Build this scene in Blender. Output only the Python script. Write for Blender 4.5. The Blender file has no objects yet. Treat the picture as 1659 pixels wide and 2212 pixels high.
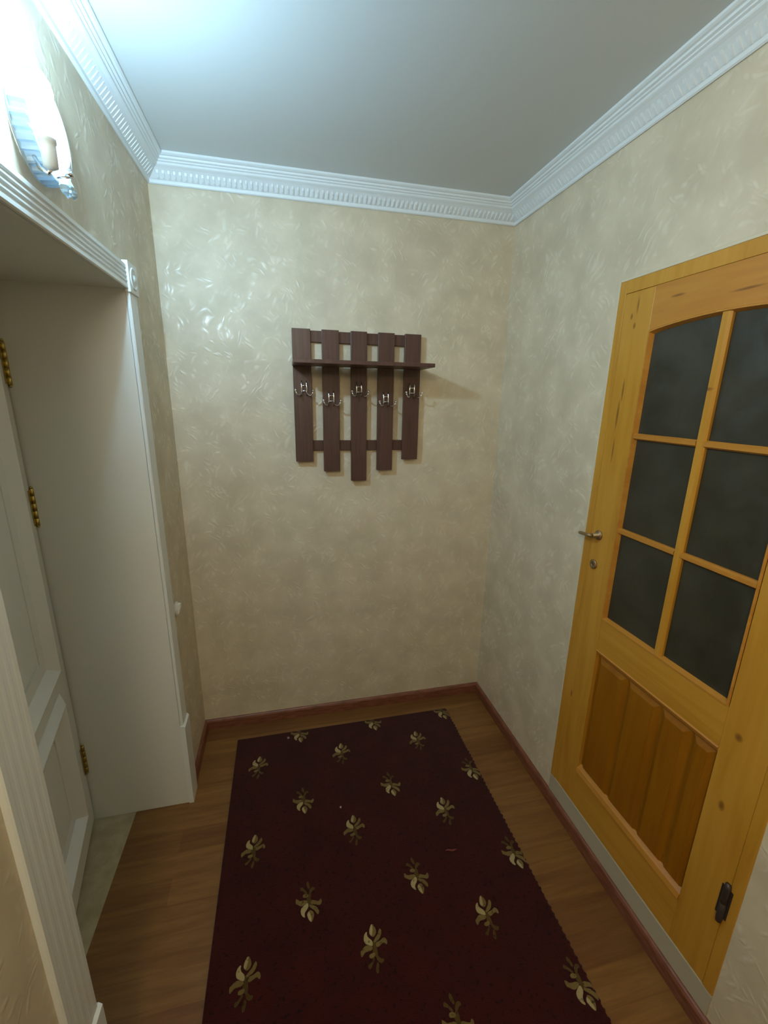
import bpy, bmesh, math, random
from mathutils import Vector, Matrix
random.seed(4)
C = bpy.context.scene.collection
PI = math.pi

# ------------------------------------------------------------------ measured place
W, H = 1.591, 2.646            # hall width, ceiling height
YB = -4.4                      # wall behind the camera
HC, PC = 0.085, 0.077          # cornice drop / projection
OY0, OY1, OZ = -0.447, -1.337, 2.089   # doorway in the left wall
DY0, DY1, DZ0, DZ1 = -0.766, -1.534, 0.142, 2.144  # pine door opening in the right wall

# ------------------------------------------------------------------ helpers
class MB:
    def __init__(s): s.bm = bmesh.new()
    def box(s, a, b, bev=0.0, mi=0):
        a, b = [min(p) for p in zip(a, b)], [max(p) for p in zip(a, b)]
        t = bmesh.new()
        bmesh.ops.create_cube(t, size=1)
        for v in t.verts:
            v.co = Vector([a[i] + (v.co[i] + .5) * (b[i] - a[i]) for i in range(3)])
        if bev: bmesh.ops.bevel(t, geom=t.edges[:], offset=bev, segments=2, affect='EDGES', profile=.5)
        s.add(t, mi); return s
    def add(s, t, mi=0, M=None):
        if M is not None: bmesh.ops.transform(t, matrix=M, verts=t.verts)
        mp = {v: s.bm.verts.new(v.co) for v in t.verts}
        for f in t.faces:
            try:
                g = s.bm.faces.new([mp[v] for v in f.verts]); g.material_index = mi; g.smooth = f.smooth
            except ValueError: pass
        t.free(); return s
    def poly(s, pts, mi=0):
        f = s.bm.faces.new([s.bm.verts.new(p) for p in pts]); f.material_index = mi; return f
    def loft(s, rings, closed=True, cap=True, smooth=False, mi=0):
        vs = [[s.bm.verts.new(p) for p in r] for r in rings]
        n = len(vs[0])
        for i in range(len(vs) - 1):
            for j in range(n if closed else n - 1):
                k = (j + 1) % n
                f = s.bm.faces.new((vs[i][j], vs[i][k], vs[i+1][k], vs[i+1][j])); f.smooth = smooth; f.material_index = mi
        if cap:
            for r in (vs[0], vs[-1]):
                f = s.bm.faces.new(r); f.material_index = mi
        return s
    def lathe(s, prof, M=Matrix(), n=24, smooth=True, mi=0):   # prof: (radius, height) about local z
        rings = []
        for r, h in prof:
            rings.append([M @ Vector((max(r, 1e-5) * math.cos(2*PI*k/n), max(r, 1e-5) * math.sin(2*PI*k/n), h)) for k in range(n)])
        return s.loft(rings, True, True, smooth, mi)
    def tube(s, pts, r, n=10, mi=0):
        pts = [Vector(p) for p in pts]; rings = []
        rr = r if isinstance(r, (list, tuple)) else [r] * len(pts)
        up = Vector((0.13, .21, 1))
        for i, p in enumerate(pts):
            d = (pts[min(i+1, len(pts)-1)] - pts[max(i-1, 0)]).normalized()
            x = d.cross(up)
            if x.length < .05: x = d.cross(Vector((1, 0, 0)))
            x.normalize(); y = d.cross(x)
            rings.append([p + (x*math.cos(2*PI*k/n) + y*math.sin(2*PI*k/n)) * rr[i] for k in range(n)])
        return s.loft(rings, True, True, True, mi)
    def build(s, name, mats, parent=None, org=None, merge=False):
        if merge: bmesh.ops.remove_doubles(s.bm, verts=s.bm.verts, dist=1e-5)
        bmesh.ops.recalc_face_normals(s.bm, faces=s.bm.faces)
        o_ = Vector(org) if org is not None else Vector((0, 0, 0))
        for v in s.bm.verts: v.co -= o_
        me = bpy.data.meshes.new(name); s.bm.to_mesh(me); s.bm.free()
        for m in (mats if isinstance(mats, (list, tuple)) else [mats]): me.materials.append(m)
        o = bpy.data.objects.new(name, me); C.objects.link(o)
        wp = Vector((0, 0, 0)); q = parent
        while q is not None: wp += q.location; q = q.parent
        o.location = o_ - wp
        if parent is not None: o.parent = parent
        return o

def tag(o, label=None, cat=None, group=None, kind=None):
    if label: o['label'] = label
    if cat: o['category'] = cat
    if group: o['group'] = group
    if kind: o['kind'] = kind
    return o
def thing(name, loc, label, cat, group=None, kind=None):
    o = bpy.data.objects.new(name, None); o.empty_display_size = .05; C.objects.link(o); o.location = loc
    return tag(o, label, cat, group, kind)

# ------------------------------------------------------------------ materials
def mat(name, col=(.8, .8, .8), rough=.5, metal=0, spec=.5, **kw):
    m = bpy.data.materials.new(name); m.use_nodes = True
    b = m.node_tree.nodes['Principled BSDF']
    b.inputs['Base Color'].default_value = (*col, 1); b.inputs['Roughness'].default_value = rough
    b.inputs['Metallic'].default_value = metal; b.inputs['Specular IOR Level'].default_value = spec
    for k, v in kw.items(): b.inputs[k.replace('_', ' ')].default_value = v
    return m
class N:
    def __init__(s, m): s.t = m.node_tree; s.b = s.t.nodes['Principled BSDF']
    def n(s, kind, **kw):
        x = s.t.nodes.new(kind)
        for k, v in kw.items(): setattr(x, k, v)
        return x
    def l(s, a, b): s.t.links.new(a, b)
    def setin(s, x, i, v):
        if hasattr(v, 'is_output'): s.l(v, x.inputs[i])
        else: x.inputs[i].default_value = v
    def coord(s, scale=(1, 1, 1), loc=(0, 0, 0)):
        g = s.n('ShaderNodeNewGeometry'); mp = s.n('ShaderNodeMapping')
        mp.inputs['Scale'].default_value = scale; mp.inputs['Location'].default_value = loc
        s.l(g.outputs['Position'], mp.inputs['Vector']); return mp.outputs[0]
    def noise(s, vec, scale, detail=3, rough=.5, dist=0, color=False):
        x = s.n('ShaderNodeTexNoise'); s.l(vec, x.inputs['Vector'])
        x.inputs['Scale'].default_value = scale; x.inputs['Detail'].default_value = detail
        x.inputs['Roughness'].default_value = rough; x.inputs['Distortion'].default_value = dist
        return x.outputs['Color' if color else 'Fac']
    def ramp(s, f, stops):
        x = s.n('ShaderNodeValToRGB'); s.l(f, x.inputs[0]); e = x.color_ramp.elements
        while len(e) < len(stops): e.new(.5)
        for i, (p, c) in enumerate(stops):
            e[i].position = p; e[i].color = (*c, 1) if isinstance(c, tuple) else (c, c, c, 1)
        return x.outputs[0]
    def math(s, op, a, b=0.0, c=0.0, clamp=False):
        x = s.n('ShaderNodeMath', operation=op, use_clamp=clamp); s.setin(x, 0, a); s.setin(x, 1, b); s.setin(x, 2, c); return x.outputs[0]
    def mix(s, f, a, b, mode='MIX'):
        x = s.n('ShaderNodeMix', data_type='RGBA', blend_type=mode)
        s.setin(x, 0, f); s.setin(x, 6, (*a, 1) if isinstance(a, tuple) else a); s.setin(x, 7, (*b, 1) if isinstance(b, tuple) else b); return x.outputs[2]
    def vmath(s, op, a, b):
        x = s.n('ShaderNodeVectorMath', operation=op); s.setin(x, 0, a); s.setin(x, 1, b); return x.outputs[0]
    def bump(s, h, strength, dist=.01, normal=None):
        x = s.n('ShaderNodeBump'); s.l(h, x.inputs['Height']); x.inputs['Strength'].default_value = strength; x.inputs['Distance'].default_value = dist
        if normal is not None: s.l(normal, x.inputs['Normal'])
        s.l(x.outputs[0], s.b.inputs['Normal']); return x.outputs[0]

def wallpaper(name, base, light, dark, gloss):
    m = mat(name, base, .55, spec=.8); k = N(m)
    v = k.coord()
    sp = k.n('ShaderNodeSeparateXYZ'); k.l(v, sp.inputs[0])
    cb = k.n('ShaderNodeCombineXYZ'); k.l(k.math('SUBTRACT', sp.outputs['X'], sp.outputs['Y']), cb.inputs['X']); k.l(sp.outputs['Z'], cb.inputs['Y'])
    nz = k.vmath('SUBTRACT', k.noise(cb.outputs[0], 7, 2, .5, color=True), (.5, .5, .5))
    sc_ = k.n('ShaderNodeVectorMath', operation='SCALE'); k.l(nz, sc_.inputs[0]); sc_.inputs[3].default_value = .13
    v2 = k.vmath('ADD', cb.outputs[0], sc_.outputs[0])
    def dabs(rot, sx, sy, lo, hi, g0, gs):
        mp = k.n('ShaderNodeMapping'); k.l(v2, mp.inputs['Vector']); mp.inputs['Rotation'].default_value = (0, 0, rot); mp.inputs['Scale'].default_value = (1, 1, 0)
        mp2 = k.n('ShaderNodeMapping'); k.l(mp.outputs[0], mp2.inputs['Vector']); mp2.inputs['Scale'].default_value = (sx, sy, 0)
        vo = k.n('ShaderNodeTexVoronoi', feature='F1', voronoi_dimensions='2D'); k.l(mp2.outputs[0], vo.inputs['Vector']); vo.inputs['Scale'].default_value = 1
        d = k.ramp(vo.outputs['Distance'], [(lo, 1.0), (hi, 0.0)])
        return k.math('MULTIPLY', d, k.ramp(k.noise(v, gs, 2), [(g0, 0.0), (g0 + .14, 1.0)]))
    st = k.math('MAXIMUM', dabs(.6, 36, 11, .08, .34, .48, 9), dabs(-.85, 42, 13, .08, .32, .50, 11))
    dab = dabs(1.9, 30, 24, .08, .34, .52, 14)
    relief = k.math('MAXIMUM', st, dab)
    blot = k.ramp(k.noise(v, 7, 3, .55), [(.35, 0.0), (.65, 1.0)])
    col = k.mix(blot, dark, base)
    col = k.mix(k.math('MULTIPLY', relief, .30), col, light)
    k.l(col, k.b.inputs['Base Color'])
    k.l(k.math('SUBTRACT', .58, k.math('MULTIPLY', relief, gloss)), k.b.inputs['Roughness'])
    h = k.math('ADD', relief, k.math('MULTIPLY', k.noise(v, 60, 3), .35))
    k.bump(h, .30, .004)
    return m

def pine(name, axis='z', PINE=None):
    PINE = PINE or PINE0
    m = mat(name, (.6, .35, .08), .38, spec=.4); k = N(m)
    s = (9, 9, .8) if axis == 'z' else (9, .8, 9)
    v = k.coord(s)
    g = k.noise(v, 2.6, 4, .55, .6)
    wv = k.n('ShaderNodeTexWave', wave_type='BANDS', bands_direction='Y' if axis == 'z' else 'Z'); k.l(v, wv.inputs['Vector'])
    wv.inputs['Scale'].default_value = 1.6; wv.inputs['Distortion'].default_value = 5; wv.inputs['Detail'].default_value = 2; wv.inputs['Detail Scale'].default_value = 1.2
    f = k.math('ADD', k.math('MULTIPLY', g, .96), k.math('MULTIPLY', wv.outputs['Fac'], .04))
    col = k.ramp(f, [(.25, PINE[0]), (.5, PINE[1]), (.8, PINE[2])])
    # dark knots and pitch streaks where the boards have them: (y, z, half-width, half-height)
    pos = k.coord(); sep = k.n('ShaderNodeSeparateXYZ'); k.l(pos, sep.inputs[0])
    tot = None
    for (y, z, a, b) in KNOTS:
        dy = k.math('DIVIDE', k.math('SUBTRACT', sep.outputs['Y'], y), a); dz = k.math('DIVIDE', k.math('SUBTRACT', sep.outputs['Z'], z), b)
        d = k.math('ADD', k.math('MULTIPLY', dy, dy), k.math('MULTIPLY', dz, dz))
        e = k.math('SUBTRACT', 1.0, d, clamp=True)
        tot = e if tot is None else k.math('MAXIMUM', tot, e)
    col = k.mix(k.math('MULTIPLY', tot, .8), col, (.16, .055, .012))
    k.l(col, k.b.inputs['Base Color'])
    k.bump(g, .08, .002)
    return m
PINE0 = [(.44, .195, .016), (.53, .255, .028), (.60, .31, .045)]
PINER = [(.42, .165, .022), (.50, .215, .030), (.57, .27, .045)]
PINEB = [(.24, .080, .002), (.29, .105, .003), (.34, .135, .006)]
KNOTS = [(-.835, 2.03, .006, .012), (-.852, 2.00, .006, .012), (-.855, 2.06, .004, .03), (-.846, 1.80, .005, .045), (-.838, 1.72, .006, .06),
         (-.842, 1.60, .004, .05), (-1.433, .712, .010, .018), (-1.15, 1.80, .02, .006), (-.82, .60, .006, .02), (-1.46, 1.25, .006, .03), (-1.0, 2.06, .03, .005), (-1.2, 2.035, .05, .004), (-1.43, .93, .012, .014)]

def laminate():
    m = mat('laminate', (.3, .15, .06), .42, spec=.4); k = N(m)
    g = k.n('ShaderNodeNewGeometry'); sep = k.n('ShaderNodeSeparateXYZ'); k.l(g.outputs['Position'], sep.inputs[0])
    cmb = k.n('ShaderNodeCombineXYZ'); k.l(sep.outputs['X'], cmb.inputs['X']); k.l(sep.outputs['Y'], cmb.inputs['Y'])
    br = k.n('ShaderNodeTexBrick'); k.l(cmb.outputs[0], br.inputs['Vector'])
    br.inputs['Scale'].default_value = 1; br.inputs['Brick Width'].default_value = 1.25; br.inputs['Row Height'].default_value = .096
    br.inputs['Mortar Size'].default_value = .0009; br.inputs['Color1'].default_value = (0, 0, 0, 1); br.inputs['Color2'].default_value = (1, 1, 1, 1)
    br.inputs['Mortar'].default_value = (.3, .3, .3, 1); br.offset = .37; br.inputs['Bias'].default_value = 0
    v = k.coord((1.3, 15, 1)); n = k.noise(v, 2.2, 4, .6, .5)
    n2 = k.noise(k.coord((3, 60, 1)), 3, 3, .6)
    f = k.math('ADD', k.math('MULTIPLY', n, .62), k.math('ADD', k.math('MULTIPLY', br.outputs['Color'], .22), k.math('MULTIPLY', n2, .16)))
    col = k.ramp(f, [(.30, (.135, .052, .015)), (.5, (.19, .083, .022)), (.7, (.255, .127, .033))])
    k.l(col, k.b.inputs['Base Color']); return m

def carpet(name, a, b):
    m = mat(name, a, .95, spec=.1); k = N(m)
    v = k.coord(); n = k.noise(v, 9, 4, .6); fine = k.noise(v, 420, 2, .7)
    col = k.mix(k.ramp(n, [(.35, 0.0), (.65, 1.0)]), a, b)
    spots = k.ramp(k.noise(v, 75, 2, .5), [(.30, 0.35), (.40, 1.0)])
    col = k.mix(1.0, col, spots, 'MULTIPLY')
    k.l(col, k.b.inputs['Base Color'])
    k.bump(k.math('ADD', fine, k.math('MULTIPLY', n, .4)), .6, .004)
    k.b.inputs['Sheen Weight'].default_value = .15
    return m

M_WALL = wallpaper('cream_wallpaper', (.70, .60, .43), (.88, .83, .70), (.59, .50, .35), .30)
M_CEIL = mat('ceiling_paint', (.66, .68, .66), .45)
M_CORN = mat('cornice_white', (.80, .84, .84), .4)
M_WHITE = mat('white_gloss_paint', (.76, .75, .68), .28); _k = N(M_WHITE); _k.bump(_k.noise(_k.coord(), 14, 3), .05, .01)
M_CASE = mat('white_casing_paint', (.78, .79, .75), .3)
M_PZ, M_PY = pine('pine_upright_grain', 'z'), pine('pine_cross_grain', 'y', PINER)
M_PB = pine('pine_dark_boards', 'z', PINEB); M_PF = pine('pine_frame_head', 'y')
M_LAM = laminate()
M_BASE = mat('baseboard_laminate', (.20, .07, .035), .4); _k = N(M_BASE)
_k.l(_k.ramp(_k.noise(_k.coord((6, 6, 30)), 3, 3), [(.3, (.14, .045, .022)), (.7, (.26, .095, .05))]), _k.b.inputs['Base Color'])
M_RUG = carpet('maroon_pile', (.031, .0024, .0020), (.044, .0034, .0026))
M_GOLD = carpet('gold_pile', (.20, .135, .042), (.15, .10, .028))
M_GOLD_LIT = carpet('lamplit_gold_pile', (.42, .33, .16), (.35, .27, .11))  # lamp-lit left petals of the sprigs, the light painted into the pile colour
M_OLIVE = carpet('olive_pile', (.10, .055, .010), (.07, .040, .007))
M_RACK = mat('dark_mahogany_veneer', (.075, .03, .022), .36, spec=.6); _k = N(M_RACK)
_k.l(_k.ramp(_k.noise(_k.coord((60, 8, 3)), 2, 3), [(.35, (.062, .026, .019)), (.65, (.095, .040, .030))]), _k.b.inputs['Base Color'])
M_CHROME = mat('chrome', (.85, .85, .87), .12, 1)
M_BRASS = mat('brass', (.52, .41, .13), .32, 1)
M_IRON = mat('dark_hinge_metal', (.08, .065, .06), .45, .6)
M_BRONZE = mat('dull_bronze', (.32, .22, .11), .4, .7)
M_THRESH = mat('beige_threshold', (.42, .35, .20), .6); _k = N(M_THRESH)
_k.l(_k.ramp(_k.noise(_k.coord(), 14, 4, .6), [(.3, (.33, .26, .13)), (.65, (.46, .38, .22))]), _k.b.inputs['Base Color'])
M_PLASTIC = mat('white_plastic', (.75, .72, .64), .35)
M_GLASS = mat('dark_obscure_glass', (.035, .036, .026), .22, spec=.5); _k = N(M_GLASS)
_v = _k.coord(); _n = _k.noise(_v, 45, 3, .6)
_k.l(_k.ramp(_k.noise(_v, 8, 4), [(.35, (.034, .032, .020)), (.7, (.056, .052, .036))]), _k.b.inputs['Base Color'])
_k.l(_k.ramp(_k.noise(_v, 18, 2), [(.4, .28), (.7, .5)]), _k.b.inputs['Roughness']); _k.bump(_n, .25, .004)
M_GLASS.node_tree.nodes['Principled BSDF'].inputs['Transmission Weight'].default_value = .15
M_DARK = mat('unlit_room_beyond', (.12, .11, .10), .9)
M_SHADE = mat('ribbed_frosted_glass', (.68, .84, .92), .15, Transmission_Weight=.25)
M_MIRROR = mat('silvered_back_plate', (.80, .90, 1.0), .25, .6)
M_CRYSTAL = mat('crystal_glass', (.75, .9, .95), .05, Transmission_Weight=.8)
M_FROST = mat('frosted_white_glass', (.9, .97, 1.0), .3)
M_BULB = mat('lit_bulb', (1, 1, 1), .5)
BULB_W = 1.0
_b = M_BULB.node_tree.nodes['Principled BSDF']
_b.inputs['Emission Color'].default_value = (.44, .74, 1.0, 1); _b.inputs['Emission Strength'].default_value = 1080.0

# ------------------------------------------------------------------ the setting
def struct(o, label, cat): return tag(o, label, cat, kind='structure')
b = MB().box((-.216, YB, -.06), (W, 0, 0)); struct(b.build('floor', M_LAM), 'warm brown laminate floor of the hallway around the rug', 'floor')
b = MB().box((-.60, OY1 - .01, -.06), (-.216, OY0 + .01, 0)); struct(b.build('floor_threshold', M_THRESH), 'beige threshold strip in the doorway under the white door', 'threshold')
b = MB().box((-.6, YB - .1, H), (W + .12, .12, H + .08)); struct(b.build('ceiling', M_CEIL), 'plain white painted ceiling of the hallway', 'ceiling')
b = MB().box((-.6, 0, -.06), (W + .12, .12, H)); struct(b.build('wall_back', M_WALL), 'cream textured wallpapered wall carrying the dark coat rack', 'wall')
b = MB(); b.box((-.6, OY0 + .012, -.06), (0, 0, H)); b.box((-.6, OY1 - .012, OZ + .012), (0, OY0 + .012, H)); b.box((-.6, YB, -.06), (0, OY1 - .012, H))
struct(b.build('wall_left', M_WALL), 'wallpapered wall with the white entrance doorway and the lit sconce', 'wall')
b = MB(); b.box((W, DY0, -.06), (W + .12, 0, H)); b.box((W, DY1, DZ1), (W + .12, DY0, H)); b.box((W, DY1, -.06), (W + .12, DY0, DZ0)); b.box((W, YB, -.06), (W + .12, DY1, H))
struct(b.build('wall_right', M_WALL), 'shimmering cream wallpapered wall around the pine glazed door', 'wall')
b = MB().box((-.6, YB - .12, -.06), (W + .12, YB, H)); struct(b.build('wall_front', M_WALL), 'cream wall closing the hallway behind the viewer', 'wall')
b = MB().box((-.66, -1.5, -.06), (-.6, -.3, 2.3)); struct(b.build('wall_outside', M_DARK), 'dim landing wall beyond the white entrance door', 'wall')
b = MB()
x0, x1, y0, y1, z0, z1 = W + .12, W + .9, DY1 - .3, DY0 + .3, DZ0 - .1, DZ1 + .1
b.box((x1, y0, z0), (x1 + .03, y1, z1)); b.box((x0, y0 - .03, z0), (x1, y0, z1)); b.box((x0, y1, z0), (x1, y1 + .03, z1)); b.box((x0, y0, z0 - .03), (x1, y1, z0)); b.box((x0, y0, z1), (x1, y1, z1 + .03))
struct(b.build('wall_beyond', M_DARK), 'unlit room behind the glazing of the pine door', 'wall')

# cornice
PROF = [(0, .085), (.005, .0865), (.009, .083), (.010, .077), (.010, .073), (.014, .070), (.020, .063), (.030, .052), (.041, .042), (.050, .036),
        (.052, .033), (.052, .029), (.058, .026), (.058, .022), (.065, .019), (.066, .013), (.072, .011), (.077, .007), (.077, 0), (0, 0)]
def cornice(wall):
    b = MB()
    def P(d, h, t):
        if wall == 'back': return Vector((d if t == 0 else W - d, -d, H - h))
        if wall == 'left': return Vector((d, -d if t == 0 else YB + d, H - h))
        if wall == 'right': return Vector((W - d, -d if t == 0 else YB + d, H - h))
        return Vector((d if t == 0 else W - d, YB + d, H - h))
    b.loft([[P(d, h, t) for d, h in PROF] for t in (0, 1)])
    L, s0 = (W - .02, .02) if wall == 'back' else (2.9, .02)
    if wall == 'front': return b
    s = s0
    rh = {'back': .0040, 'left': .0012, 'right': .0016}[wall]
    seg = [(.0125, .0725), (.0185, .0655), (.028, .055), (.034, .0485)]
    while s < L - .01:
        w = .0095
        def Q(d, h, t, off):
            n = (.76 * off, -.65 * -off)      # outward of the cove
            d2, h2 = d + .74 * off, h + .67 * off
            if wall == 'back': return Vector((t, -d2, H - h2))
            if wall == 'left': return Vector((d2, -t, H - h2))
            return Vector((W - d2, -t, H - h2))
        rings = []
        for (d, h), e in zip(seg, (.0003, rh, rh, .0003)):
            rings.append([Q(d, h, s, -.002), Q(d, h, s + .001, e), Q(d, h, s + w - .001, e), Q(d, h, s + w, -.002)])
        if max(d for d, h in seg) < s < L - .0:
            b.loft(rings)
        s += .0205
    return b
for i, (wl, lb) in enumerate((('back', 'white ribbed cornice above the wall with the coat rack'), ('left', 'white stepped cornice above the lit wall sconce'),
                              ('right', 'white ribbed cornice above the pine door wall'), ('front', 'white cornice on the wall behind the viewer'))):
    struct(cornice(wl).build('trim_%d' % (i + 1), M_CORN), lb, 'cornice')

# baseboards
BH, BT = .060, .015
def skirting(name, a, b_, side, lb):
    m = MB(); sgn = {'back': (0, -1), 'left': (1, 0), 'right': (-1, 0)}[side]
    prof = [(0, 0), (BT, 0), (BT, BH - .012), (BT - .004, BH - .004), (BT - .009, BH), (0, BH)]
    def P(d, h, t):
        if side == 'back': return Vector((d if t == 0 else W - d, -d, h))
        x = d if side == 'left' else W - d
        y = [(a - d) if a == 0 else a, b_][t]
        return Vector((x, y, h))
    m.loft([[P(d, h, t) for d, h in prof] for t in (0, 1)])
    return struct(m.build(name, M_BASE), lb, 'baseboard')
skirting('baseboard_back', 0, 0, 'back', 'red-brown baseboard under the coat rack wall')
skirting('baseboard_left', 0, -.372, 'left', 'short dark baseboard piece between far corner and white door casing')
skirting('baseboard_right', 0, YB, 'right', 'red-brown baseboard running under the pine door')

# doorway lining and casings
b = MB()
b.box((-.60, OY0, 0), (0.002, OY0 + .012, OZ + .012), .001)
struct(b.build('trim_5', M_WHITE), 'wide white jamb lining on the far side of the entrance doorway', 'door lining')
b = MB().box((-.60, OY1, OZ), (0.002, OY0, OZ + .012), .001); struct(b.build('trim_6', M_WHITE), 'white soffit lining overhead in the entrance doorway', 'door lining')
b = MB().box((-.60, OY1 - .012, 0), (0.002, OY1, OZ + .012), .001); struct(b.build('trim_7', M_WHITE), 'white jamb lining on the near side of the entrance doorway', 'door lining')

def flutes(w, t, dep=.0004):
    t = .012      # casing section: list of (across, out)
    pts = [(0, 0), (0, t - .003), (.003, t)]
    n = 4; g = (w - .02) / n
    for i in range(n):
        c = .01 + g * (i + .5)
        pts += [(c - g * .36, t), (c - g * .18, t - dep), (c + g * .18, t - dep), (c + g * .36, t)]
    pts += [(w - .003, t), (w, t - .003), (w, 0)]
    return pts
def casing_v(name, ya, yb, lb, za=0.0):
    b = MB(); pts = flutes(abs(yb - ya), .019); s = 1 if yb > ya else -1
    root = struct(b.loft([[Vector((o, ya + s * a, z)) for a, o in pts] for z in (za, 2.079)]).build(name, M_CASE), lb, 'door casing')
    return root
def block(b, y0, y1, z0, z1, t=.018):
    b.box((0, y0, z0), (t, y1, z1), .002)
    return b
def plinth(root, ya, yb, z):
    m = MB(); m.loft([[Vector((0, ya, zz)), Vector((tt, ya, zz)), Vector((tt, yb, zz)), Vector((0, yb, zz))] for zz, tt in ((0, .019), (z - .008, .019), (z, .012))])
    return m.build('plinth_block', M_CASE, root)
def corner_block(root, ya, yb):
    m = MB(); block(m, ya, yb, 2.079, 2.172)
    cy, cz = (ya + yb) / 2, 2.1255
    R = Matrix.Translation((.017, cy, cz)) @ Matrix.Rotation(PI/2, 4, 'Y')
    m.lathe([(.034, 0), (.034, .003), (.029, .004), (.026, .002), (.014, .002), (.010, .006), (0, .007)], R)
    return m.build('corner_block', M_CASE, root)
c = casing_v('trim_8', OY0, -.372, 'white fluted door casing on the far side of the entrance doorway'); plinth(c, OY0 - .004, -.366, .405); corner_block(c, OY0 - .006, -.362)
c = casing_v('trim_9', OY1, -1.436, 'white fluted door casing nearest the viewer on the left'); plinth(c, -1.440, OY1 + .004, .42); corner_block(c, -1.446, OY1 + .006)
b = MB(); pts = flutes(.072, .019, .004)
b.loft([[Vector((o, y, OZ + a)) for a, o in pts] for y in (OY0 - .006, OY1 + .006)])
struct(b.build('trim_10', M_CASE), 'white fluted head casing over the entrance doorway under the sconce', 'door casing')

# ------------------------------------------------------------------ white entrance door, ajar
ang = math.radians(12.1); HX, HY = -.375, -.449
def D(s, n, z): return Vector((HX + s * math.sin(ang) + n * math.cos(ang), HY - s * math.cos(ang) + n * math.sin(ang), z))
door = struct(thing('door_1', (HX, HY, 0), None, None), 'white panelled entrance door standing slightly ajar, with brass hinges', 'door')
def rings_panel(b, s0, s1, z0, z1, prof, fill=True):
    rs = []
    for ins, h in prof: rs.append([D(s0 + ins, h, z0 + ins), D(s1 - ins, h, z0 + ins), D(s1 - ins, h, z1 - ins), D(s0 + ins, h, z1 - ins)])
    b.loft(rs, True, False)
    if fill: b.poly(rs[-1])
DW = .862
SL = [.006, .115, .755, DW]; ZL = [.018, .14, .712, .795, 1.965, 2.075]
b = MB()
for i in range(3):
    for j in range(5):
        if i == 1 and j in (1, 3): continue
        b.poly([D(SL[i], 0, ZL[j]), D(SL[i+1], 0, ZL[j]), D(SL[i+1], 0, ZL[j+1]), D(SL[i], 0, ZL[j+1])])
q = [D(SL[0], 0, ZL[0]), D(DW, 0, ZL[0]), D(DW, 0, ZL[5]), D(SL[0], 0, ZL[5])]; r = [D(SL[0], -.042, ZL[0]), D(DW, -.042, ZL[0]), D(DW, -.042, ZL[5]), D(SL[0], -.042, ZL[5])]
b.loft([q, r], True, False); b.poly(r)
b.build('door_frame', M_WHITE, door)
b = MB(); rings_panel(b, .115, .755, .795, 1.965, [(0, 0), (.003, .019), (.010, .021), (.046, -.008), (.050, -.008), (.094, -.008), (.096, -.020), (.103, -.020), (.106, -.008)])
b.build('panel', M_WHITE, door)
b = MB(); rings_panel(b, .115, .755, .14, .712, [(0, 0), (.032, .022), (.036, .022), (.070, -.008), (.074, -.008), (.106, -.008), (.108, -.020), (.115, -.020), (.118, -.008)])
b.build('panel', M_WHITE, door)
for zc in (1.848, 1.378, .315):
    b = MB(); R = Matrix.Translation((HX + .006, HY + .0, zc))
    for i in range(5):
        h0 = -.066 + i * .0264
        b.lathe([(.0045, h0), (.0062, h0 + .001), (.0062, h0 + .0252), (.0045, h0 + .0262)], R, 14)
    b.lathe([(.0001, .066), (.005, .067), (.004, .072), (.0001, .074)], R, 12); b.lathe([(.0001, -.074), (.004, -.072), (.005, -.067), (.0001, -.066)], R, 12)
    q = [D(.002, .001, zc - .062), D(.002, .001, zc + .062), D(.022, .0012, zc + .062), D(.022, .0012, zc - .062)]
    q2 = [p + Vector((.0015, 0, 0)) for p in q]; b.loft([q, q2])
    h = b.build('hinge', M_BRASS, door, (HX, HY, zc)); h['label'] = 'brass hinge'

# ------------------------------------------------------------------ pine door
pd = struct(thing('door_2', (W, (DY0 + DY1) / 2, DZ0), None, None), 'golden pine door with six dark glass panes set in the right wall', 'door')
FW = .030; X0 = W - .0025
def px(a, b_): return (a, b_)
b = MB()
b.box((X0, DY0, DZ0), (W + .07, DY0 - FW, DZ1), .0015); b.box((X0, DY1, DZ0), (W + .07, DY1 + FW, DZ1), .0015)
b.box((X0, DY0 - FW, DZ1 - .040), (W + .07, DY1 + FW, DZ1), .0015)
b.build('door_frame', M_PZ, pd)
# plaster reveal edge round the frame
LY0, LY1, LZ0, LZ1 = DY0 - FW - .0006, DY1 + FW + .0006, DZ0 + .003, DZ1 - .0408
GY0, GY1, GZ0, GZ1 = -.915, -1.390, .990, 1.995
XF, XB = W - .002, W + .038
leaf_stiles = MB()
leaf_stiles.box((XF, LY0, LZ0), (XB, GY0, LZ1), .0015); leaf_stiles.build('stile', M_PZ, pd)
MB().box((XF, GY1, LZ0), (XB, LY1, LZ1), .0015).build('stile', M_PZ, pd)
# top rail with gently arched lower edge
def arch(y): 
    t = (y - (GY0 + GY1) / 2) / ((GY0 - GY1) / 2); return 1.978 + .020 * (1 - t * t)
ys = [GY0 + (GY1 - GY0) * i / 16 for i in range(17)]
b = MB(); b.loft([[Vector((XF, y, arch(y))), Vector((XF, y, LZ1)), Vector((XB, y, LZ1)), Vector((XB, y, arch(y)))] for y in ys]); b.build('rail', M_PY, pd)
MB().box((XF, GY0, .862), (XB, GY1, GZ0), .0015).build('rail', M_PF, pd)
MB().box((XF, GY0, LZ0), (XB, GY1, .312), .0015).build('rail', M_PF, pd)
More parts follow.
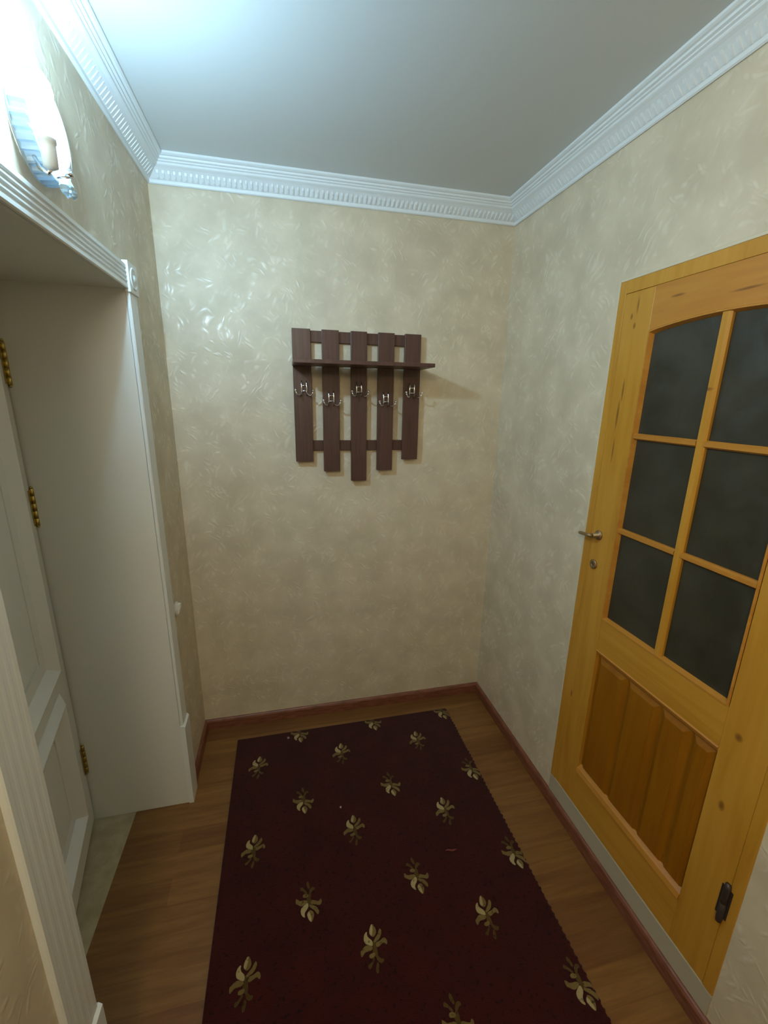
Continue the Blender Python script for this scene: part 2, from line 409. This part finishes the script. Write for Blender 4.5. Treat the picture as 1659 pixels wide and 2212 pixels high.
# bead round the glass: sloping inward
b = MB(); w_, dp = .012, .012
rings = []
for ins, dx in ((0, -.001), (.002, -.004), (.006, -.004), (w_, dp), (w_, dp + .01)):
    r = [Vector((XF + dx, GY1 + ins, GZ0 + ins)), Vector((XF + dx, GY0 - ins, GZ0 + ins))]
    r += [Vector((XF + dx, min(max(y, GY1 + ins), GY0 - ins), arch(y) - ins)) for y in ys]
    rings.append(r)
b.loft(rings, True, False); b.build('glazing_bead', M_PY, pd)
# muntins
def muntin(p0, p1, wd, mm):
    b = MB(); p0, p1 = Vector(p0), Vector(p1); d = (p1 - p0).normalized(); side = Vector((1, 0, 0)).cross(d).normalized()
    sec = [(-wd/2, .012), (-wd/2, .004), (-wd*.28, -.003), (wd*.28, -.003), (wd/2, .004), (wd/2, .012)]
    b.loft([[p + side * a + Vector((o, 0, 0)) for a, o in sec] for p in (p0, p1)]); return b.build('muntin', mm, pd)
CYM = -1.158
muntin((XF, CYM, GZ0 + .008), (XF, CYM, arch(CYM) - .008), .028, M_PZ)
for z in (1.655, 1.333):
    muntin((XF + .001, GY0 - .008, z), (XF + .001, CYM + .012, z), .020, M_PY); muntin((XF + .001, CYM - .012, z), (XF + .001, GY1 + .008, z), .020, M_PY)
zs = [GZ0, 1.333, 1.655, 2.0]
for k in range(3):
    for (ya, yb) in ((GY0 - .001, CYM), (CYM, GY1 + .001)):
        b = MB(); g = XF + .0125
        if k < 2: b.box((g, ya, zs[k] + .001), (g + .004, yb, zs[k+1] - .0002))
        else:
            yy = [ya + (yb - ya) * i / 8 for i in range(9)]
            b.loft([[Vector((g, y, zs[2])), Vector((g, y, arch(y) - .002)), Vector((g + .004, y, arch(y) - .002)), Vector((g + .004, y, zs[2]))] for y in yy])
        o = b.build('glass_pane', M_GLASS, pd); o['label'] = 'dark textured glass pane'
# lower panel: raised boards in a recess
PZ0, PZ1 = .312, .862
b = MB()
g = XF + .016
b.box((g, GY0, PZ0), (g + .012, GY1, PZ1))
edges = [-.957, -1.060, -1.190, -1.300, -1.390]
edges = [GY0 - .004, -1.062, -1.200, -1.308, GY1 + .004]
for i in range(4):
    ya, yb = edges[i] - .010, edges[i+1] + .010
    rs = []
    for ins, dx in ((-.010, .016), (-.006, .0155), (.012, .006), (.012, .005)):
        rs.append([Vector((XF + dx, ya - ins, PZ0 + .018 + ins)), Vector((XF + dx, yb + ins, PZ0 + .018 + ins)), Vector((XF + dx, yb + ins, PZ1 - .030 - ins)), Vector((XF + dx, ya - ins, PZ1 - .030 - ins))])
    b.loft(rs, True, False); b.poly(rs[-1])
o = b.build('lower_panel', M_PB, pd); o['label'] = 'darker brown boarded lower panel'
# sill bead under the lower panel (catches the light)
b = MB(); b.loft([[Vector((XF + o, y, z)) for o, z in ((.016, .312), (.0, .312), (-.006, .300), (-.006, .306), (-.001, .322), (.016, .334))] for y in (GY0, GY1)])
b.build('panel_bead', M_PY, pd)
b = MB(); b.loft([[Vector((XF + o, y, z)) for o, z in ((.016, .864), (.0, .866), (-.003, .862), (.004, .848), (.016, .842))] for y in (GY0, GY1)])
b.build('panel_bead', M_PY, pd)
# lever handle with rose + key rose
hy, hz = -.838, 1.290
b = MB(); R = Matrix.Translation((XF, hy, hz)) @ Matrix.Rotation(-PI/2, 4, 'Y')
b.lathe([(.018, -.001), (.018, .004), (.015, .006), (.009, .008), (.008, .03)], R)
b.tube([(XF - .028, hy, hz), (XF - .036, hy + .004, hz), (XF - .038, hy + .02, hz - .001), (XF - .038, hy + .052, hz - .004), (XF - .036, hy + .060, hz - .006)], [.008, .008, .0065, .006, .005])
h = b.build('handle', M_BRONZE, pd); h['label'] = 'dull bronze lever handle'
b = MB(); R = Matrix.Translation((XF, hy + .004, hz - .115)) @ Matrix.Rotation(-PI/2, 4, 'Y')
b.lathe([(.018, -.001), (.018, .004), (.015, .006), (.004, .006), (.004, .003), (.0, .003)], R); b.box((XF - .0068, hy + .0025, hz - .128), (XF - .004, hy + .0055, hz - .114))
b.build('keyhole_plate', M_BRONZE, pd)
# hinge
for zc in (.456, 1.86):
    b = MB(); hyy = DY1 + FW + .004; R = Matrix.Translation((XF - .004, hyy, zc))
    b.lathe([(.0001, -.068), (.007, -.066), (.0085, -.05), (.0085, -.002), (.007, -.001), (.007, .001), (.0085, .002), (.0085, .05), (.007, .066), (.0001, .068)], R, 16)
    b.box((XF - .0012, hyy - .014, zc - .05), (XF + .001, hyy + .016, zc + .05))
    h = b.build('hinge', M_IRON, pd); h['label'] = 'dark metal hinge'
# thin white sealing strip round the pine frame
b = MB(); e = .009
b.box((W - .003, DY0, DZ0), (W + .01, DY0 + e, DZ1 + e), .0012); b.box((W - .003, DY1, DZ1), (W + .01, DY0, DZ1 + e), .0012)
struct(b.build('trim_11', mat('sealant', (.66, .58, .42), .5)), 'thin pale sealing strip along the pine door frame', 'trim')
b = MB(); b.box((W - .003, DY1 - .0, BH), (W + .006, DY0, DZ0 - .001), .001)
struct(b.build('trim_12', mat('plaster_strip', (.46, .41, .30), .7)), 'pale plaster strip between the pine door and baseboard', 'trim')

# ------------------------------------------------------------------ rug
RX0, RX1, RY0, RY1 = .176, 1.338, -.126, -3.2
RT = .011
rugm = MB()
def clip(pts):          # polygon clip against the rug outline
    for ax, val, sg in ((0, RX1 - .002, 1), (1, RY0 - .003, 1), (0, RX0 + .002, -1)):
        out = []
        for i, p in enumerate(pts):
            q = pts[i-1]; a, b_ = sg * (val - p[ax]), sg * (val - q[ax])
            if (a >= 0) != (b_ >= 0):
                t = b_ / (b_ - a); out.append((q[0] + (p[0]-q[0])*t, q[1] + (p[1]-q[1])*t))
            if a >= 0: out.append(p)
        pts = out
        if len(pts) < 3: return None
    return pts
def mp(*p): return [((x - 605) * .0000905, (1105 - y) * .0000800) for x, y in p]
MOT = [
 (mp((560,860),(640,900),(680,1110),(690,1400),(600,1420),(560,1350),(560,1260),(500,1260),(560,1060)), 3),
 (mp((500,1400),(560,1440),(430,1640),(340,1750),(280,1690),(290,1610),(400,1570)), 3),
 (mp((600,1380),(700,1420),(760,1520),(860,1520),(840,1610),(760,1660),(700,1620),(640,1560)), 3),
 (mp((600,1590),(665,1620),(625,1880),(560,1950),(520,1830),(560,1700)), 3),
 (mp((640,950),(820,935),(930,865),(1010,850),(1080,960),(1070,1090),(1010,1090),(970,1000),(850,1050),(760,1105),(680,1110)), 1),
 (mp((900,490),(950,590),(920,710),(820,860),(700,910),(640,955),(590,905),(680,790),(780,700),(840,580)), 1),
 (mp((640,245),(725,400),(760,540),(725,660),(620,745),(535,670),(495,560),(540,400)), 1),
 (mp((635,255),(655,400),(620,560),(575,700),(520,645),(495,560),(545,400)), 2),
 (mp((565,1055),(500,1165),(350,1170),(250,1170),(180,1250),(100,1320),(88,1110),(150,1085),(230,1005),(330,955)), 1),
 (mp((430,505),(400,620),(440,730),(565,860),(555,1055),(430,985),(290,885),(262,740),(300,610),(360,530)), 2),
 (mp((585,1270),(580,1370),(480,1425),(380,1405),(368,1300),(480,1265)), 1),
]
from mathutils.geometry import tessellate_polygon
def smooth_poly(p):
    for _ in range(2):
        q = []
        for i in range(len(p)):
            a, c = p[i], p[(i+1) % len(p)]
            q += [(a[0]*.75 + c[0]*.25, a[1]*.75 + c[1]*.25), (a[0]*.25 + c[0]*.75, a[1]*.25 + c[1]*.75)]
        p = q
    return p
def motif(cx, cy, flip):
    for n_, (pts, mi) in enumerate(MOT):
        p = smooth_poly([(x, y) for x, y in pts])
        p = [(cx + x * 1.03, cy + (-y if flip else y) + 0.0) for x, y in p]
        p = clip(p)
        if not p: continue
        z = RT + .0022 + n_ * .00004
        tri = tessellate_polygon([[Vector((x, y, 0)) for x, y in p]])
        top = [rugm.bm.verts.new((x, y, z)) for x, y in p]; bot = [rugm.bm.verts.new((x, y, RT - .001)) for x, y in p]
        for t in tri:
            try: f = rugm.bm.faces.new([top[i] for i in t]); f.material_index = mi
            except ValueError: pass
        for i in range(len(p)):
            j = (i + 1) % len(p)
            try: f = rugm.bm.faces.new((top[i], top[j], bot[j], bot[i])); f.material_index = mi
            except ValueError: pass
rugm.box((RX0, RY1, 0.0005), (RX1, RY0, RT), .003)
for ci, x in enumerate((.293, .4975, .699, .901, 1.104, 1.307)):
    y = -.331 if ci % 2 == 0 else -.148
    while y > RY1 + .1:
        motif(x, y, ci % 2 == 1); y -= .4075
# overlocked edge: little stitches along both long sides and the cut end
def stitches(x, dirx):
    y = RY0 - .01
    while y > -2.2:
        r = .0042 * random.uniform(.8, 1.3)
        t = bmesh.new(); bmesh.ops.create_icosphere(t, subdivisions=1, radius=r)
        for f in t.faces: f.smooth = True
        rugm.add(t, 0, Matrix.Translation((x, y, .0065)) @ Matrix.Diagonal((1.0, 1.4, 1.3, 1)))
        y -= .021
stitches(RX1, 1)
rug = rugm.build('rug', [M_RUG, M_GOLD, M_GOLD_LIT, M_OLIVE])
tag(rug, 'dark maroon rug with rows of gold flower sprigs lying on the laminate floor', 'rug')

def crumb(name, loc, sz, col, lb, cat, long=False):
    t = MB(); m = mat(name + '_stuff', col, .9)
    if long: t.tube([(-.022, .004, 0), (-.010, .002, .003), (.004, -.004, .002), (.016, -.003, .003), (.024, -.001, 0)], [.0015, .003, .0035, .003, .0012], 8)
    else:
        q = bmesh.new(); bmesh.ops.create_icosphere(q, subdivisions=2, radius=sz)
        for v in q.verts: v.co *= random.uniform(.7, 1.2)
        t.add(q)
    o = t.build(name, m); o.location = loc; return tag(o, lb, cat)
crumb('lint_tuft', (1.062, -.905, RT + .003), 0, (.16, .035, .03), 'small reddish lint tuft lying on the rug towards its right side', 'lint', True)
crumb('paper_crumb', (.655, -.625, RT + .003), .0045, (.5, .42, .38), 'tiny pale crumb near the middle of the maroon rug', 'crumb')
crumb('paper_scrap', (.436, -.172, RT + .004), .006, (.34, .28, .24), 'small pale scrap at the rug end below the far wall', 'crumb')

# ------------------------------------------------------------------ coat rack
SX = [(.532, .614), (.664, .742), (.797, .873), (.926, 1.004), (1.055, 1.135)]; SB = [1.462, 1.412, 1.362, 1.413, 1.465]
YW, YR, YF = -.0, -.018, -.036
rack = thing('coat_rack', (.834, 0, 1.36), 'dark mahogany slatted coat rack with a shelf and chrome hooks on the back wall', 'coat rack')
for (a, c_), zb in zip(SX, SB): MB().box((a, YF, zb), (c_, YR, 2.056), .0015).build('slat', M_RACK, rack, (a, YF, zb))
for za, zb in ((2.003, 2.052), (1.512, 1.560)): MB().box((.54, YR, za), (1.128, -.001, zb), .0015).build('rail', M_RACK, rack, (.54, YR, za))
MB().box((.528, -.238, 1.8965), (1.139, YF + .0, 1.9125), .0015).build('shelf', M_RACK, rack, (.528, YF, 1.9))
def hook_mesh():
    b = MB()
    for s in (-1, 1):            # two bright uprights and cross bars: the cast base
        b.tube([(s * .0115, -.001, -.034), (s * .0115, -.007, -.022), (s * .0115, -.007, 0), (s * .0115, -.007, .022), (s * .0105, -.001, .034)], [.002, .0032, .0036, .0032, .002], 10)
        b.tube([(s * .009, -.008, -.014), (s * .016, -.022, -.026), (s * .025, -.036, -.032), (s * .034, -.044, -.026), (s * .039, -.046, -.012)], [.0035, .003, .003, .003, .0035], 10)
        t = bmesh.new(); bmesh.ops.create_uvsphere(t, u_segments=12, v_segments=8, radius=.0055)
        for f in t.faces: f.smooth = True
        b.add(t, 0, Matrix.Translation((s * .039, -.046, -.009)))
    for z in (-.012, .012): b.tube([(-.0115, -.005, z), (.0115, -.005, z)], .0028, 8)
    return b
first = None
for i, (x, z) in enumerate(((.579, 1.800), (.703, 1.757), (.834, 1.800), (.965, 1.757), (1.094, 1.800))):
    if first is None:
        first = hook_mesh().build('hook', M_CHROME, rack); h = first
    else:
        h = first.copy(); C.objects.link(h); h.parent = rack
    h.location = Vector((x, YF - .0005, z)) - rack.location; h['label'] = 'chrome double coat hook'

# ------------------------------------------------------------------ wall sconce
LY, LZ = -.925, 2.281
sc = thing('wall_sconce', (0, LY, LZ), 'round ribbed glass wall sconce with a glaring candle bulb above the entrance doorway', 'wall lamp')
RM = Matrix.Translation((0, LY, LZ)) @ Matrix.Rotation(PI/2, 4, 'Y')
n = 120
def wav(r, amp, k): return r + amp * (1 if math.cos(2*PI*k*30/n) > 0 else -1)
b = MB(); rings = []
for r, h, a in ((0.0940, .0005, 0), (0.0945, .004, 0), (0.0920, .005, .0025), (0.0890, .031, .0025), (0.0885, .034, 0), (0.0845, .034, 0), (0.0830, .031, 0), (0.0895, .006, 0)):
    rings.append([RM @ Vector((wav(r, a, k) * math.cos(2*PI*k/n), wav(r, a, k) * math.sin(2*PI*k/n), h)) for k in range(n)])
rings.append(rings[0]); b.loft(rings, True, False); o = b.build('ribbed_ring', M_SHADE, sc); o['label'] = 'ribbed pale glass ring'
b = MB(); b.lathe([(0, .001), (.088, .001), (.088, .006), (.07, .009), (.03, .011), (0, .0115)], RM, 48); b.build('back_plate', M_MIRROR, sc)
CX, CY_, CZ0 = .052, -.998, 2.192
b = MB(); b.tube([(.008, CY_ + .03, 2.235), (.03, CY_ + .006, 2.190), (.046, CY_, 2.180), (CX, CY_, 2.188)], .004); b.build('arm', M_CHROME, sc)
b = MB(); R = Matrix.Translation((CX, CY_, CZ0)); b.lathe([(0, -.006), (.006, -.005), (.013, -.001), (.0135, .028), (.0135, .038), (.0155, .040), (.0155, .052), (.012, .054), (.0115, .056), (.0105, .088), (0, .089)], R, 28); b.build('candle_sleeve', M_FROST, sc)
b = MB(); b.lathe([(0, 0), (.010, .001), (.013, .006), (.020, .022), (.022, .034), (.019, .048), (.011, .062), (.004, .072), (0, .076)], Matrix.Translation((CX, CY_, CZ0 + .0895)), 28)
o = b.build('bulb', M_BULB, sc); o['label'] = 'lit white candle bulb'
b = MB(); px_, py_ = .058, -.930
b.lathe([(0, 0), (.006, .002), (.0065, .02), (.005, .05), (.004, .070), (0, .072)], Matrix.Translation((px_, py_, 2.214)), 20); b.build('glass_rod', M_FROST, sc)
b = MB(); b.lathe([(0, 0), (.008, .001), (.009, .006), (.007, .010), (0, .011)], Matrix.Translation((px_, py_, 2.202)), 20)
b.tube([(.006, py_, 2.206), (.03, py_, 2.200), (px_, py_, 2.203)], .003); b.build('holder', M_CHROME, sc)
b = MB(); b.lathe([(0, 0), (.010, .010), (.014, .022), (.009, .034), (0, .038)], Matrix.Translation((.052, py_ - .006, 2.160)), 7, False)
b.lathe([(0, 0), (.007, .006), (.009, .012), (.004, .020), (0, .022)], Matrix.Translation((.056, py_ + .014, 2.165)), 6, False); o = b.build('crystal_drop', M_CRYSTAL, sc)

# ------------------------------------------------------------------ light switch
sw = thing('light_switch', (0, -.316, .885), 'small white light switch on the narrow wall beside the far door casing', 'light switch')
b = MB(); R = Matrix.Translation((0, -.316, .885)) @ Matrix.Rotation(PI/2, 4, 'Y')
b.lathe([(.032, 0), (.032, .006), (.029, .010), (.020, .012), (0, .012)], R, 32); b.build('switch_plate', M_PLASTIC, sw)
b = MB(); b.loft([[Vector((.011 + o, y, .885 + z)) for o, z in ((0, -.022), (.004, -.020), (.014, .012), (.012, .022), (0, .023))] for y in (-.326, -.306)]); b.build('rocker', M_PLASTIC, sw)

# ------------------------------------------------------------------ light
def point(name, loc, power, col, r):
    l = bpy.data.lights.new(name, 'POINT'); l.energy = power; l.color = col; l.shadow_soft_size = r
    o = bpy.data.objects.new(name, l); o.location = loc; C.objects.link(o); return o
point('hallway_fill_light', (.20, -2.65, 2.35), 30.0, (1.0, .87, .62), .15)  # added warm fill behind the camera to lift the lower walls, no fixture there
w = bpy.data.worlds.new('world'); w.use_nodes = True; w.node_tree.nodes['Background'].inputs[0].default_value = (.5, .5, .5, 1); w.node_tree.nodes['Background'].inputs[1].default_value = .02
bpy.context.scene.world = w

# ------------------------------------------------------------------ camera
cam = bpy.data.cameras.new('camera'); co = bpy.data.objects.new('camera', cam); C.objects.link(co)
yaw, pitch, roll, f = .23234, -.25964, .017577, 923.47
c_, s_ = math.cos, math.sin
fw = Vector((s_(yaw)*c_(pitch), c_(yaw)*c_(pitch), s_(pitch))); r = Vector((c_(yaw), -s_(yaw), 0)); u = r.cross(fw)
r2 = r*c_(roll) + u*s_(roll); u2 = -r*s_(roll) + u*c_(roll)
Mx = Matrix((r2, u2, -fw)).transposed().to_4x4(); Mx.translation = (.47583, -2.1130, 1.76107); co.matrix_world = Mx
cam.sensor_fit = 'HORIZONTAL'; cam.sensor_width = 36; cam.lens = 36 * f / 1659; cam.clip_start = .02
S = bpy.context.scene; S.camera = co
S.view_settings.view_transform = 'Standard'; S.view_settings.look = 'None'; S.view_settings.gamma = 1; S.view_settings.exposure = 0
S.view_settings.use_curve_mapping = False
